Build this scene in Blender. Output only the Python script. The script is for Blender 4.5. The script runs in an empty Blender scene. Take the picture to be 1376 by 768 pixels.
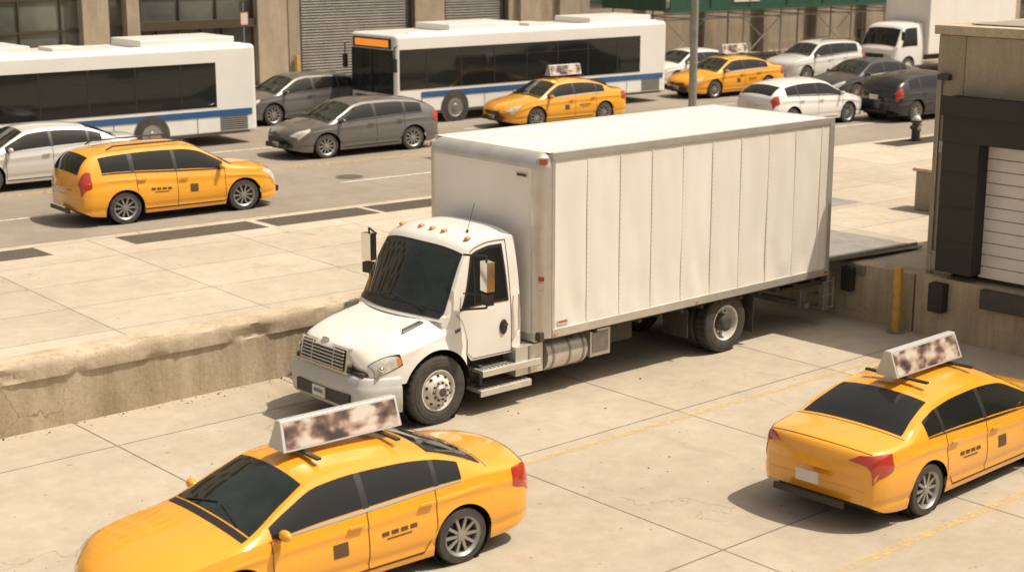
import bpy, math, random, bisect
import mathutils
from mathutils import Vector, Matrix
random.seed(7)
sc=bpy.context.scene
COL=sc.collection
# ------------------------------------------------------------------ materials
def _nt(name):
    m=bpy.data.materials.new(name); m.use_nodes=True
    return m,m.node_tree,m.node_tree.nodes['Principled BSDF']
def mixc(nt,fac,a,b,mode='MIX'):
    n=nt.nodes.new('ShaderNodeMix'); n.data_type='RGBA'; n.blend_type=mode
    for s,v in ((n.inputs[0],fac),(n.inputs[6],a),(n.inputs[7],b)):
        if isinstance(v,bpy.types.NodeSocket): nt.links.new(v,s)
        elif isinstance(v,(tuple,list)): s.default_value=(*v,1) if len(v)==3 else v
        else: s.default_value=v
    return n.outputs[2]
def ramp(nt,src,p0,p1,c0=(0,0,0),c1=(1,1,1)):
    r=nt.nodes.new('ShaderNodeValToRGB'); e=r.color_ramp.elements
    e[0].position=p0; e[1].position=p1; e[0].color=(*c0,1); e[1].color=(*c1,1)
    nt.links.new(src,r.inputs[0]); return r.outputs[0]
def noise(nt,scale,detail=4,stretch=None,rough=.6):
    tc=nt.nodes.new('ShaderNodeTexCoord'); n=nt.nodes.new('ShaderNodeTexNoise')
    n.inputs['Scale'].default_value=scale; n.inputs['Detail'].default_value=detail; n.inputs['Roughness'].default_value=rough
    if stretch:
        mp=nt.nodes.new('ShaderNodeMapping'); mp.inputs['Scale'].default_value=stretch
        nt.links.new(tc.outputs['Object'],mp.inputs[0]); nt.links.new(mp.outputs[0],n.inputs['Vector'])
    else: nt.links.new(tc.outputs['Object'],n.inputs['Vector'])
    return n.outputs['Fac']
def cracks(nt,c,scale,w0,w1,col,wob=1.6):
    tc=nt.nodes.new('ShaderNodeTexCoord')
    vo=nt.nodes.new('ShaderNodeTexVoronoi'); vo.feature='DISTANCE_TO_EDGE'; vo.inputs['Scale'].default_value=scale
    nz=nt.nodes.new('ShaderNodeTexNoise'); nz.inputs['Scale'].default_value=1.6; nz.inputs['Detail'].default_value=6
    nt.links.new(tc.outputs['Object'],nz.inputs['Vector'])
    ad=nt.nodes.new('ShaderNodeVectorMath'); ad.operation='MULTIPLY_ADD'; nt.links.new(nz.outputs['Color'],ad.inputs[0]); ad.inputs[1].default_value=(wob,wob,wob); nt.links.new(tc.outputs['Object'],ad.inputs[2])
    nt.links.new(ad.outputs[0],vo.inputs['Vector'])
    ck=ramp(nt,vo.outputs['Distance'],w0,w1,col,(1,1,1))
    msk=ramp(nt,noise(nt,.25,3),.50,.58)
    ck=mixc(nt,msk,(1,1,1),ck)
    return mixc(nt,1.,c,ck,'MULTIPLY')
def M(name,col,rough=.5,metal=0,var=0.,vs=2.,bump=0.,bs=40.,coat=0.,stretch=None,dirt=None,spec=.5,bd=.02):
    m,nt,b=_nt(name)
    b.inputs['Base Color'].default_value=(*col,1); b.inputs['Roughness'].default_value=rough
    b.inputs['Metallic'].default_value=metal; b.inputs['Coat Weight'].default_value=coat; b.inputs['Coat Roughness'].default_value=.05
    b.inputs['Specular IOR Level'].default_value=spec
    if var:
        f=ramp(nt,noise(nt,vs,6,stretch),.35,.7)
        d=dirt or tuple(c*(1-var) for c in col)
        c=mixc(nt,f,d,col); nt.links.new(c,b.inputs['Base Color'])
    if bump:
        bp=nt.nodes.new('ShaderNodeBump'); bp.inputs['Strength'].default_value=bump; bp.inputs['Distance'].default_value=bd
        nt.links.new(noise(nt,bs,4,stretch),bp.inputs['Height']); nt.links.new(bp.outputs[0],b.inputs['Normal'])
    return m
def slab(name,c1,c2,w,h,mort=.012,offset=(0,0,0),joint=(.12,.10,.08),stain=.35,rough=.85,rot=0,ck=None,bias=0):
    m,nt,b=_nt(name)
    tc=nt.nodes.new('ShaderNodeTexCoord'); mp=nt.nodes.new('ShaderNodeMapping'); mp.inputs['Location'].default_value=offset
    mp.inputs['Rotation'].default_value=(0,0,rot)
    nt.links.new(tc.outputs['Object'],mp.inputs[0])
    br=nt.nodes.new('ShaderNodeTexBrick'); br.offset=0; br.squash=1
    for k,v in (('Scale',1),('Mortar Size',mort),('Mortar Smooth',.3),('Brick Width',w),('Row Height',h),('Bias',bias)): br.inputs[k].default_value=v
    br.inputs['Color1'].default_value=(*c1,1); br.inputs['Color2'].default_value=(*c2,1); br.inputs['Mortar'].default_value=(*joint,1)
    nt.links.new(mp.outputs[0],br.inputs['Vector'])
    big=ramp(nt,noise(nt,.35,8,rough=.65),.3,.68,(1-stain,1-stain*1.08,1-stain*1.2),(1,1,1))
    med=ramp(nt,noise(nt,2.5,9,rough=.75),.3,.62,(.86,.84,.81),(1.03,1.03,1.02))
    fine=ramp(nt,noise(nt,70,3),.25,.6,(.88,.88,.87),(1.02,1.02,1.02))
    spots=ramp(nt,noise(nt,6.5,2,rough=.4),.235,.275,(.68,.64,.59),(1,1,1))
    drip=ramp(nt,noise(nt,.9,4,(1,.35,1),.5),.66,.78,(1,1,1),(.84,.81,.77))
    c=mixc(nt,1.,br.outputs['Color'],big,'MULTIPLY'); c=mixc(nt,1.,c,med,'MULTIPLY'); c=mixc(nt,1.,c,fine,'MULTIPLY'); c=mixc(nt,1.,c,spots,'MULTIPLY'); c=mixc(nt,1.,c,drip,'MULTIPLY')
    if ck: c=cracks(nt,c,.16,.0005,.0012,ck)
    nt.links.new(c,b.inputs['Base Color']); b.inputs['Roughness'].default_value=rough
    bp=nt.nodes.new('ShaderNodeBump'); bp.inputs['Strength'].default_value=.3; bp.inputs['Distance'].default_value=.008
    nt.links.new(noise(nt,45,5),bp.inputs['Height'])
    bp2=nt.nodes.new('ShaderNodeBump'); bp2.invert=True; bp2.inputs['Strength'].default_value=.8; bp2.inputs['Distance'].default_value=.02
    nt.links.new(br.outputs['Fac'],bp2.inputs['Height']); nt.links.new(bp.outputs[0],bp2.inputs['Normal']); nt.links.new(bp2.outputs[0],b.inputs['Normal'])
    return m
def wallmat(name,base,dark,ck=None,lo=.36,hi=.62):
    m,nt,b=_nt(name)
    st=ramp(nt,noise(nt,1.8,7,(1.,1.,.16),.7),lo,hi)
    bl=ramp(nt,noise(nt,.8,8,None,.7),.3,.7,(.80,.77,.72),(1.08,1.06,1.02))
    fi=ramp(nt,noise(nt,25,5),.25,.6,(.84,.83,.81),(1.03,1.03,1.03))
    c=mixc(nt,st,dark,base); c=mixc(nt,1.,c,bl,'MULTIPLY'); c=mixc(nt,1.,c,fi,'MULTIPLY')
    if ck: c=cracks(nt,c,.5,.0015,.005,ck,.9)
    nt.links.new(c,b.inputs['Base Color']); b.inputs['Roughness'].default_value=.9
    bp=nt.nodes.new('ShaderNodeBump'); bp.inputs['Strength'].default_value=.45; bp.inputs['Distance'].default_value=.02
    nt.links.new(noise(nt,14,6),bp.inputs['Height']); nt.links.new(bp.outputs[0],b.inputs['Normal'])
    return m
def paintmark(name,col,lo=.42,hi=.56):
    m,nt,b=_nt(name)
    b.inputs['Base Color'].default_value=(*col,1); b.inputs['Roughness'].default_value=.8
    a=ramp(nt,noise(nt,7,8,None,.75),lo,hi); nt.links.new(a,b.inputs['Alpha'])
    return m
MT={}
MT['white']=M('white_paint',(.80,.785,.75),.3,var=.1,vs=1.3,coat=.35,dirt=(.72,.69,.64))
MT['boxwhite']=M('box_panel_white',(.82,.795,.75),.5,var=.1,vs=.8,bump=.12,bs=1.3,stretch=(1.8,1.,.5),dirt=(.75,.715,.66),bd=.03)
MT['boxroof']=M('box_roof_white',(.70,.685,.65),.55,var=.1,vs=.7)
MT['rivet']=M('rivet',(.56,.54,.50),.45,.3)
MT['alu']=M('aluminium',(.68,.65,.60),.4,.6,var=.15,vs=3)
MT['chrome']=M('chrome',(.78,.77,.75),.14,1.)
MT['steelw']=M('wheel_white',(.72,.69,.63),.45,var=.35,vs=6)
MT['rubber']=M('tyre_rubber',(.032,.029,.027),.8,var=.3,vs=8,dirt=(.07,.06,.052))
MT['black']=M('black_trim',(.02,.019,.018),.45)
MT['dark']=M('dark_chassis',(.04,.037,.033),.7,var=.3,vs=4,dirt=(.075,.063,.05))
MT['glass']=M('tinted_glass',(.014,.015,.014),.05,spec=.42)
MT['wglass']=M('windscreen_glass',(.028,.036,.032),.04,spec=.48,var=.5,vs=2.2)
MT['lens']=M('headlamp_lens',(.80,.78,.72),.08,.1,coat=1.,var=.3,vs=9,dirt=(.5,.47,.42))
MT['red']=M('red_lens',(.40,.035,.018),.2,coat=1.)
MT['orange']=M('amber_lens',(.62,.22,.05),.2,coat=1.)
MT['taxi']=M('taxi_yellow',(.80,.36,.024),.25,coat=1.)
MT['silver']=M('silver_paint',(.66,.65,.63),.32,.25,coat=.8)
MT['grey']=M('grey_paint',(.15,.145,.14),.3,.35,coat=.8)
MT['darkgrey']=M('dark_paint',(.06,.062,.065),.28,.3,coat=.8)
MT['blackp']=M('black_paint',(.022,.022,.024),.25,.2,coat=.8)
MT['whitep']=M('white_car_paint',(.76,.75,.73),.3,coat=.8)
MT['frame']=M('advert_frame',(.60,.59,.57),.35,.3)
MT['alloy']=M('alloy_wheel',(.38,.37,.36),.4,.7)
MT['buswhite']=M('bus_white',(.78,.77,.74),.4,coat=.3,var=.08,vs=1)
MT['busblue']=M('bus_blue',(.03,.10,.25),.35,coat=.3)
MT['galv']=M('galvanised_steel',(.38,.37,.35),.45,.6,var=.3,vs=5)
MT['plate']=M('steel_plate',(.38,.36,.33),.55,.3,var=.3,vs=3,bump=.2,bs=60)
MT['yellowp']=M('safety_yellow',(.66,.38,.05),.55,var=.3,vs=6,dirt=(.42,.25,.07))
MT['decal']=M('dark_decal',(.10,.06,.03),.5)
MT['green']=M('green_plywood',(.02,.085,.05),.6,var=.3,vs=3)
MT['rolldoor']=M('white_rolling_door',(.74,.71,.66),.5,var=.12,vs=2)
MT['shutter']=M('steel_shutter',(.17,.16,.145),.5,.3,var=.3,vs=1.5)
MT['pad']=M('dock_seal_vinyl',(.026,.023,.021),.65,bump=.3,bs=6)
MT['bronze']=M('bronze_frame',(.10,.078,.055),.4,.4)
MT['stone']=wallmat('limestone_wall',(.44,.375,.295),(.34,.285,.225))
MT['stone2']=wallmat('tan_wall',(.40,.335,.26),(.29,.24,.185))
MT['conc']=wallmat('stained_concrete_wall',(.47,.40,.31),(.33,.27,.19),(.5,.45,.38),.34,.56)
MT['coping']=wallmat('coping_concrete',(.56,.485,.385),(.44,.37,.28),(.6,.55,.48))
MT['bconc']=wallmat('dock_building_concrete',(.42,.36,.28),(.33,.28,.21))
MT['yard']=slab('yard_concrete',(.44,.385,.31),(.50,.44,.36),3.6,4.1,.014,offset=(1.1,.9,0),stain=.18,joint=(.20,.165,.125),ck=(.70,.66,.60))
MT['plaza']=slab('sidewalk_concrete',(.45,.395,.32),(.55,.485,.40),2.6,1.75,.010,offset=(.6,.35,0),stain=.14,joint=(.25,.21,.165),ck=(.8,.77,.72),rot=.05)
MT['farwalk']=slab('far_sidewalk_concrete',(.42,.37,.31),(.48,.43,.36),1.5,1.5,.02,stain=.2)
MT['asphalt']=slab('asphalt_worn',(.30,.262,.22),(.32,.28,.236),60,3.4,.008,stain=.24,joint=(.2,.175,.15),rot=.0713)
MT['ground']=M('ground_concrete',(.33,.29,.24),.9,var=.2,vs=.2)
MT['kerb']=wallmat('kerb_stone',(.52,.46,.38),(.42,.37,.30))
MT['yline']=paintmark('worn_yellow_paint',(.66,.48,.20),.40,.68)
MT['yedge']=paintmark('worn_yellow_edge',(.60,.44,.20),.50,.74)
MT['wline']=paintmark('worn_white_paint',(.68,.65,.58),.3,.5)
MT['yroad']=paintmark('road_yellow_paint',(.62,.44,.18),.36,.62)
MT['grate']=M('iron_grate',(.18,.148,.112),.7,.2,var=.3,vs=5)
MT['grated']=M('grate_slots',(.10,.083,.062),.8)
MT['hyd']=M('hydrant_black',(.02,.02,.022),.45)
MT['hydw']=M('hydrant_silver',(.5,.49,.46),.4,.4)
MT['shopglass']=M('shop_glass',(.03,.034,.034),.06,spec=.5,var=.7,vs=.6,dirt=(.09,.078,.06))
MT['lobby']=M('lobby_glass',(.05,.065,.06),.05,spec=.5,var=.6,vs=.35,dirt=(.17,.165,.14))
MT['cream']=M('cream_panel',(.62,.58,.51),.5)
MT['bumper']=M('bumper_grey',(.55,.54,.52),.4,.05,var=.1,vs=3)
m,nt,b=_nt('orange_led'); b.inputs['Base Color'].default_value=(.3,.08,.01,1); b.inputs['Emission Color'].default_value=(1,.3,.03,1); b.inputs['Emission Strength'].default_value=.8; MT['led']=m
m,nt,b=_nt('advert_panel')
tc=nt.nodes.new('ShaderNodeTexCoord'); mp=nt.nodes.new('ShaderNodeMapping'); mp.inputs['Scale'].default_value=(2.6,1,3.6)
nt.links.new(tc.outputs['Object'],mp.inputs[0]); vo=nt.nodes.new('ShaderNodeTexNoise'); vo.inputs['Scale'].default_value=1.5; vo.inputs['Detail'].default_value=2; nt.links.new(mp.outputs[0],vo.inputs['Vector'])
r=nt.nodes.new('ShaderNodeValToRGB'); e=r.color_ramp.elements; e[0].position=.36; e[0].color=(.05,.045,.045,1); e[1].position=.46; e[1].color=(.16,.10,.08,1)
for p_,c_ in ((.54,(.40,.31,.26,1)),(.62,(.55,.5,.45,1))): q=e.new(p_); q.color=c_
nt.links.new(vo.outputs['Fac'],r.inputs[0]); nt.links.new(r.outputs[0],b.inputs['Base Color']); b.inputs['Roughness'].default_value=.3; MT['ad']=m
# ------------------------------------------------------------------ mesh builder
class MB:
    def __init__(s): s.v=[];s.f=[];s.m=[];s.mats=[]
    def mi(s,k):
        if k not in s.mats: s.mats.append(k)
        return s.mats.index(k)
    def add(s,vs,fs,k,T=None):
        o=len(s.v)
        s.v+= [ (T@Vector(p)) if T else Vector(p) for p in vs]
        i=s.mi(k)
        for f in fs: s.f.append([o+a for a in f]); s.m.append(i)
    def box(s,c,d,k,R=None,T=None):
        x,y,z=[a/2 for a in d]; vs=[]
        for sx in(-1,1):
            for sy_ in(-1,1):
                for sz in(-1,1):
                    p=Vector((sx*x,sy_*y,sz*z))
                    if R: p=R@p
                    vs.append(p+Vector(c))
        s.add(vs,[(0,1,3,2),(4,6,7,5),(0,4,5,1),(2,3,7,6),(0,2,6,4),(1,5,7,3)],k,T)
    def bx(s,x0,x1,y0,y1,z0,z1,k): s.box(((x0+x1)/2,(y0+y1)/2,(z0+z1)/2),(abs(x1-x0),abs(y1-y0),abs(z1-z0)),k)
    def cyl(s,p0,p1,r,k,n=12,r2=None):
        p0=Vector(p0);p1=Vector(p1); a=(p1-p0).normalized(); r2=r if r2 is None else r2
        u=a.orthogonal().normalized(); w=a.cross(u); vs=[];fs=[]
        for i in range(n):
            t=2*math.pi*i/n; d=u*math.cos(t)+w*math.sin(t); vs+= [p0+d*r,p1+d*r2]
        for i in range(n):
            j=(i+1)%n; fs.append((2*i,2*j,2*j+1,2*i+1))
        fs.append([2*i for i in range(n)][::-1]); fs.append([2*i+1 for i in range(n)])
        s.add(vs,fs,k)
    def tube(s,pts,r,k,n=8):
        for a,b in zip(pts[:-1],pts[1:]): s.cyl(a,b,r,k,n)
    def ell(s,c,d,k,n=16,mn=10,R=None):
        vs=[];fs=[]
        for i in range(mn+1):
            ph=math.pi*i/mn
            for j in range(n):
                th=2*math.pi*j/n
                p=Vector((d[0]*math.sin(ph)*math.cos(th),d[1]*math.sin(ph)*math.sin(th),d[2]*math.cos(ph)))
                if R: p=R@p
                vs.append(p+Vector(c))
        for i in range(mn):
            for j in range(n):
                j2=(j+1)%n; fs.append((i*n+j,(i+1)*n+j,(i+1)*n+j2,i*n+j2))
        s.add(vs,fs,k)
    def lathe(s,c,prof,sgn,n=32):
        for (r0,a0,k0),(r1,a1,k1) in zip(prof[:-1],prof[1:]):
            vs=[];fs=[]
            for i in range(n):
                t=2*math.pi*i/n
                vs.append((c[0]+r0*math.cos(t),c[1]+sgn*a0,c[2]+r0*math.sin(t)))
                vs.append((c[0]+r1*math.cos(t),c[1]+sgn*a1,c[2]+r1*math.sin(t)))
            for i in range(n):
                j=(i+1)%n; f=(2*i,2*j,2*j+1,2*i+1); fs.append(f if sgn<0 else f[::-1])
            s.add(vs,fs,k1)
    def grid(s,rows,k,flip=False):
        nr=len(rows);nc=len(rows[0]); vs=[p for r in rows for p in r]; fs=[]
        for i in range(nr-1):
            for j in range(nc-1):
                f=(i*nc+j,i*nc+j+1,(i+1)*nc+j+1,(i+1)*nc+j); fs.append(f[::-1] if flip else f)
        s.add(vs,fs,k)
    def build(s,name,parent=None,bevel=0,smooth=True,ang=35,merge=False,seg=2,loc=None):
        me=bpy.data.meshes.new(name); me.from_pydata([tuple(p) for p in s.v],[],s.f)
        for k in s.mats: me.materials.append(MT[k])
        me.polygons.foreach_set('material_index',s.m); me.update()
        if merge:
            import bmesh
            bm=bmesh.new(); bm.from_mesh(me); bmesh.ops.remove_doubles(bm,verts=bm.verts,dist=.0005); bmesh.ops.recalc_face_normals(bm,faces=bm.faces); bm.to_mesh(me); bm.free()
        if smooth:
            me.shade_smooth(); me.set_sharp_from_angle(angle=math.radians(ang))
        o=bpy.data.objects.new(name,me); COL.objects.link(o)
        if parent: o.parent=parent
        if loc: o.location=loc
        if bevel:
            b=o.modifiers.new('b','BEVEL'); b.width=bevel; b.segments=seg; b.limit_method='ANGLE'; b.angle_limit=math.radians(40); b.harden_normals=True
        return o
def empty(name,loc=(0,0,0),rz=0,sc_=1):
    e=bpy.data.objects.new(name,None); COL.objects.link(e); e.location=loc; e.rotation_euler=(0,0,rz)
    e.scale=sc_ if isinstance(sc_,tuple) else (sc_,)*3; e.empty_display_size=.3; return e
def curve(pts):
    pts=sorted(pts); xs=[p[0] for p in pts]; ys=[p[1] for p in pts]; n=len(xs)
    d=[(ys[i+1]-ys[i])/(xs[i+1]-xs[i]) for i in range(n-1)]
    t=[d[0]]+[0 if d[i-1]*d[i]<=0 else 2*d[i-1]*d[i]/(d[i-1]+d[i]) for i in range(1,n-1)]+[d[-1]]
    def f(x):
        if x<=xs[0]: return ys[0]
        if x>=xs[-1]: return ys[-1]
        i=bisect.bisect_right(xs,x)-1; h=xs[i+1]-xs[i]; u=(x-xs[i])/h
        return (2*u**3-3*u*u+1)*ys[i]+(u**3-2*u*u+u)*h*t[i]+(-2*u**3+3*u*u)*ys[i+1]+(u**3-u*u)*h*t[i+1]
    return f
def frange(a,b,n): return [a+(b-a)*i/(n-1) for i in range(n)]
def ns(x,y,z): return mathutils.noise.noise(Vector((x,y,z)))
# ------------------------------------------------------------------ lofted body
class Loft:
    crease=0; crease2=0
    def __init__(s,xr,top,belt,W,tumble,bot,wheels,archR,bow=.16,drop=.07,zm=.55,side=(.05,.05),inset=.03,bowref=None,pw=2.2):
        s.x0,s.x1=xr; s.top=curve(top); s.belt=curve(belt); s.W=curve(W); s.tum=tumble; s.bot=curve(bot); s.wh=wheels; s.aR=archR
        s.bow=bow; s.drop=drop; s.zm=zm; s.sp=side; s.inset=inset; s.c=(s.x0+s.x1)/2; s.h=(s.x1-s.x0)/2; s.bowref=bowref; s.pw=pw
    def zb(s,x):
        z=s.bot(x)
        for wx,wz in s.wh:
            d=abs(x-wx)
            if d<s.aR: z=max(z,wz+math.sqrt(s.aR**2-d*d))
        return min(z,s.belt(x)-.03)
    def prof(s,z):
        if z>s.zm: return 1-s.sp[0]*((z-s.zm)/.4)**2
        return 1-s.sp[1]*((s.zm-z)/.35)**2
    def S(s,x,v):
        W=s.W(x); zb=s.belt(x); zt=s.top(x); yb=W*s.prof(zb)
        zr=max(zb+.004,zt-s.drop); yr=yb-s.inset-max(0,zr-zb)*s.tum
        if v<=1:
            z0=s.zb(x); z=z0+(zb-z0)*v; y=W*s.prof(z)
            if s.crease: y-=.016*math.exp(-((z-s.crease)/.035)**2)
            if s.crease2: zc=zb-.14; y+=.012*math.exp(-((z-zc)/.03)**2)-.008*math.exp(-((z-zc+.10)/.06)**2)
        elif v<=2:
            t=v-1; z=zb+(zr-zb)*t; y=yb+(yr-yb)*t+.018*math.sin(math.pi*t)*min(1,(zr-zb)/.3)
        else:
            t=v-2; y=yr*(1-t); z=zr+(zt-zr)*(1-(1-t)**s.pw)
        k=(x-s.c)/s.h; bx=s.bow*k*abs(k)*(1-(y/max(W,.01))**2)
        if s.bowref: bx=s.bowref(x)*(1-(y/max(W,.01))**2)
        return Vector((x+bx,y,z))
    def P(s,x,v,side,off=0):
        p=s.S(x,v)
        if off:
            e=.004; xa=min(max(x,s.x0+e),s.x1-e); va=min(max(v,e),3-e)
            a=s.S(xa+e,va)-s.S(xa-e,va); b=s.S(xa,va+e)-s.S(xa,va-e)
            n=a.cross(b)
            if n.length>1e-9:
                n.normalize()
                if n.y<-1e-6 or (abs(n.y)<=1e-6 and n.z<0):
                    if n.z<0 or (v<2): n=-n
                if v>=2 and n.z<0: n=-n
                p=p+n*off
        return Vector((p.x,p.y*side,p.z))
    def mesh(s,mb,k,nx=90):
        xs=set(frange(s.x0+.0,s.x1,nx))
        for i in range(8): xs.add(s.x0+.12*(i/8)**1.6); xs.add(s.x1-.12*(i/8)**1.6)
        for wx,wz in s.wh:
            for i in range(21): xs.add(wx-s.aR*math.cos(math.pi*i/20))
        xs=sorted(x for x in xs if s.x0<=x<=s.x1); xs=[x for i,x in enumerate(xs) if i==0 or x-xs[i-1]>.0015]
        vs=frange(0,1,21)+frange(1,2,7)[1:]+frange(2,3,11)[1:]
        rows=[]
        for x in xs:
            rows.append([s.P(x,v,1) for v in vs]+[s.P(x,v,-1) for v in vs[::-1][1:]])
        mb.grid(rows,k)
        for r,fl in ((rows[0],0),(rows[-1],1)):
            n=len(r); fs=[]
            for i in range(n//2): fs.append((i,i+1,n-2-i,n-1-i) if i+1!=n-2-i else (i,i+1,n-1-i))
            mb.add(r,fs,k)
    def patch(s,mb,c,side,off,k,nx=10,nv=6):
        rows=[]
        for j in range(nv+1):
            t=j/nv; row=[]
            for i in range(nx+1):
                u=i/nx
                x=(c[0][0]*(1-u)+c[1][0]*u)*(1-t)+(c[3][0]*(1-u)+c[2][0]*u)*t
                v=(c[0][1]*(1-u)+c[1][1]*u)*(1-t)+(c[3][1]*(1-u)+c[2][1]*u)*t
                row.append(s.P(x,v,side,off))
            rows.append(row)
        mb.grid(rows,k)
    def across(s,mb,xa,xb,v0,off,k,nx=10,nv=10,v0b=None):
        rows=[]
        for i in range(nx+1):
            t=i/nx; x=xa+(xb-xa)*t; vv=v0+((v0b if v0b else v0)-v0)*t; vs=frange(vv,3,nv)
            rows.append([s.P(x,v,1,off) for v in vs]+[s.P(x,v,-1,off) for v in vs[::-1][1:]])
        mb.grid(rows,k)
def carwheel(mb,c,r,w,sgn,rim='alloy',nsp=10):
    x,y,z=c
    mb.lathe(c,[(r*.66,-w,'rubber'),(r*.93,-w,'rubber'),(r,-w*.85,'rubber'),(r,-w*.15,'rubber'),(r*.95,-.005,'rubber'),(r*.72,.0,'rubber'),(r*.69,-.015,rim),(r*.63,-.03,rim),(r*.60,-.075,rim),(.001,-.085,'black')],sgn,36)
    for i in range(nsp):
        t=2*math.pi*i/nsp
        R=Matrix.Rotation(-t,3,'Y')
        p=Vector((x,y-sgn*.045,z))+R@Vector((r*.36,0,0))
        mb.box(p,(r*.58,.03,.035),rim,R)
    mb.lathe((x,y,z),[(r*.17,-.07,rim),(r*.16,-.02,rim),(.001,-.015,rim)],sgn,16)
KINDS={
'sedan':dict(x=(-2.42,2.42),H=1.46,
  top=[(-2.42,.74),(-2.39,.90),(-2.33,1.03),(-2.2,1.075),(-1.80,1.115),(-1.45,1.27),(-1.05,1.405),(-.6,1.46),(-.1,1.475),(.35,1.44),(.72,1.28),(1.22,1.02),(1.40,.975),(1.8,.90),(2.15,.79),(2.33,.68),(2.42,.55)],
  belt=[(-2.42,.70),(-2.3,.92),(-1.8,1.005),(-1.0,.985),(0,.945),(1.2,.905),(1.7,.85),(2.15,.74),(2.42,.52)],
  W=[(-2.42,.70),(-2.36,.79),(-2.15,.87),(-1.6,.91),(1.3,.91),(1.9,.885),(2.2,.82),(2.36,.73),(2.42,.64)],
  wb=(1.42,-1.38),R=.335,tum=.46,ws=(1.17,.48),rs=(-1.72,-1.08),fw=(.98,-.10),rw=(-.18,-1.02),qw=(-1.08,-1.38),hl=(2.02,2.37),tl=(-2.38,-2.1)),
'suv':dict(x=(-2.25,2.25),H=1.68,
  top=[(-2.25,.86),(-2.22,1.02),(-2.16,1.2),(-2.02,1.44),(-1.85,1.57),(-1.5,1.63),(-.6,1.67),(0,1.66),(.35,1.60),(.75,1.38),(1.12,1.14),(1.3,1.1),(1.7,1.04),(2.0,.95),(2.18,.82),(2.25,.62)],
  belt=[(-2.25,.82),(-2.1,1.08),(-1.6,1.12),(0,1.04),(1.1,.99),(1.7,.94),(2.0,.87),(2.25,.58)],
  W=[(-2.25,.74),(-2.18,.84),(-2.0,.9),(-1.6,.92),(1.3,.92),(1.8,.9),(2.08,.82),(2.2,.74),(2.25,.68)],
  wb=(1.38,-1.32),R=.355,tum=.38,ws=(1.06,.46),rs=(-2.16,-1.90),fw=(.92,-.12),rw=(-.2,-1.05),qw=(-1.15,-1.75),hl=(1.85,2.2),tl=(-2.22,-2.0)),
'hatch':dict(x=(-2.15,2.15),H=1.5,
  top=[(-2.15,.80),(-2.12,.98),(-2.03,1.12),(-1.75,1.30),(-1.35,1.43),(-.6,1.50),(0,1.50),(.35,1.45),(.8,1.22),(1.2,1.02),(1.4,.98),(1.75,.91),(2.0,.8),(2.1,.7),(2.15,.56)],
  belt=[(-2.15,.76),(-2.0,1.0),(-1.5,1.02),(0,.965),(1.1,.92),(1.7,.85),(2.0,.74),(2.15,.52)],
  W=[(-2.15,.70),(-2.08,.80),(-1.9,.87),(-1.5,.9),(1.3,.9),(1.8,.87),(2.05,.78),(2.15,.66)],
  wb=(1.32,-1.28),R=.33,tum=.44,ws=(1.14,.48),rs=(-2.04,-1.62),fw=(.98,-.10),rw=(-.18,-1.0),qw=(-1.08,-1.55),hl=(1.78,2.11),tl=(-2.12,-1.9)),
}
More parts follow.
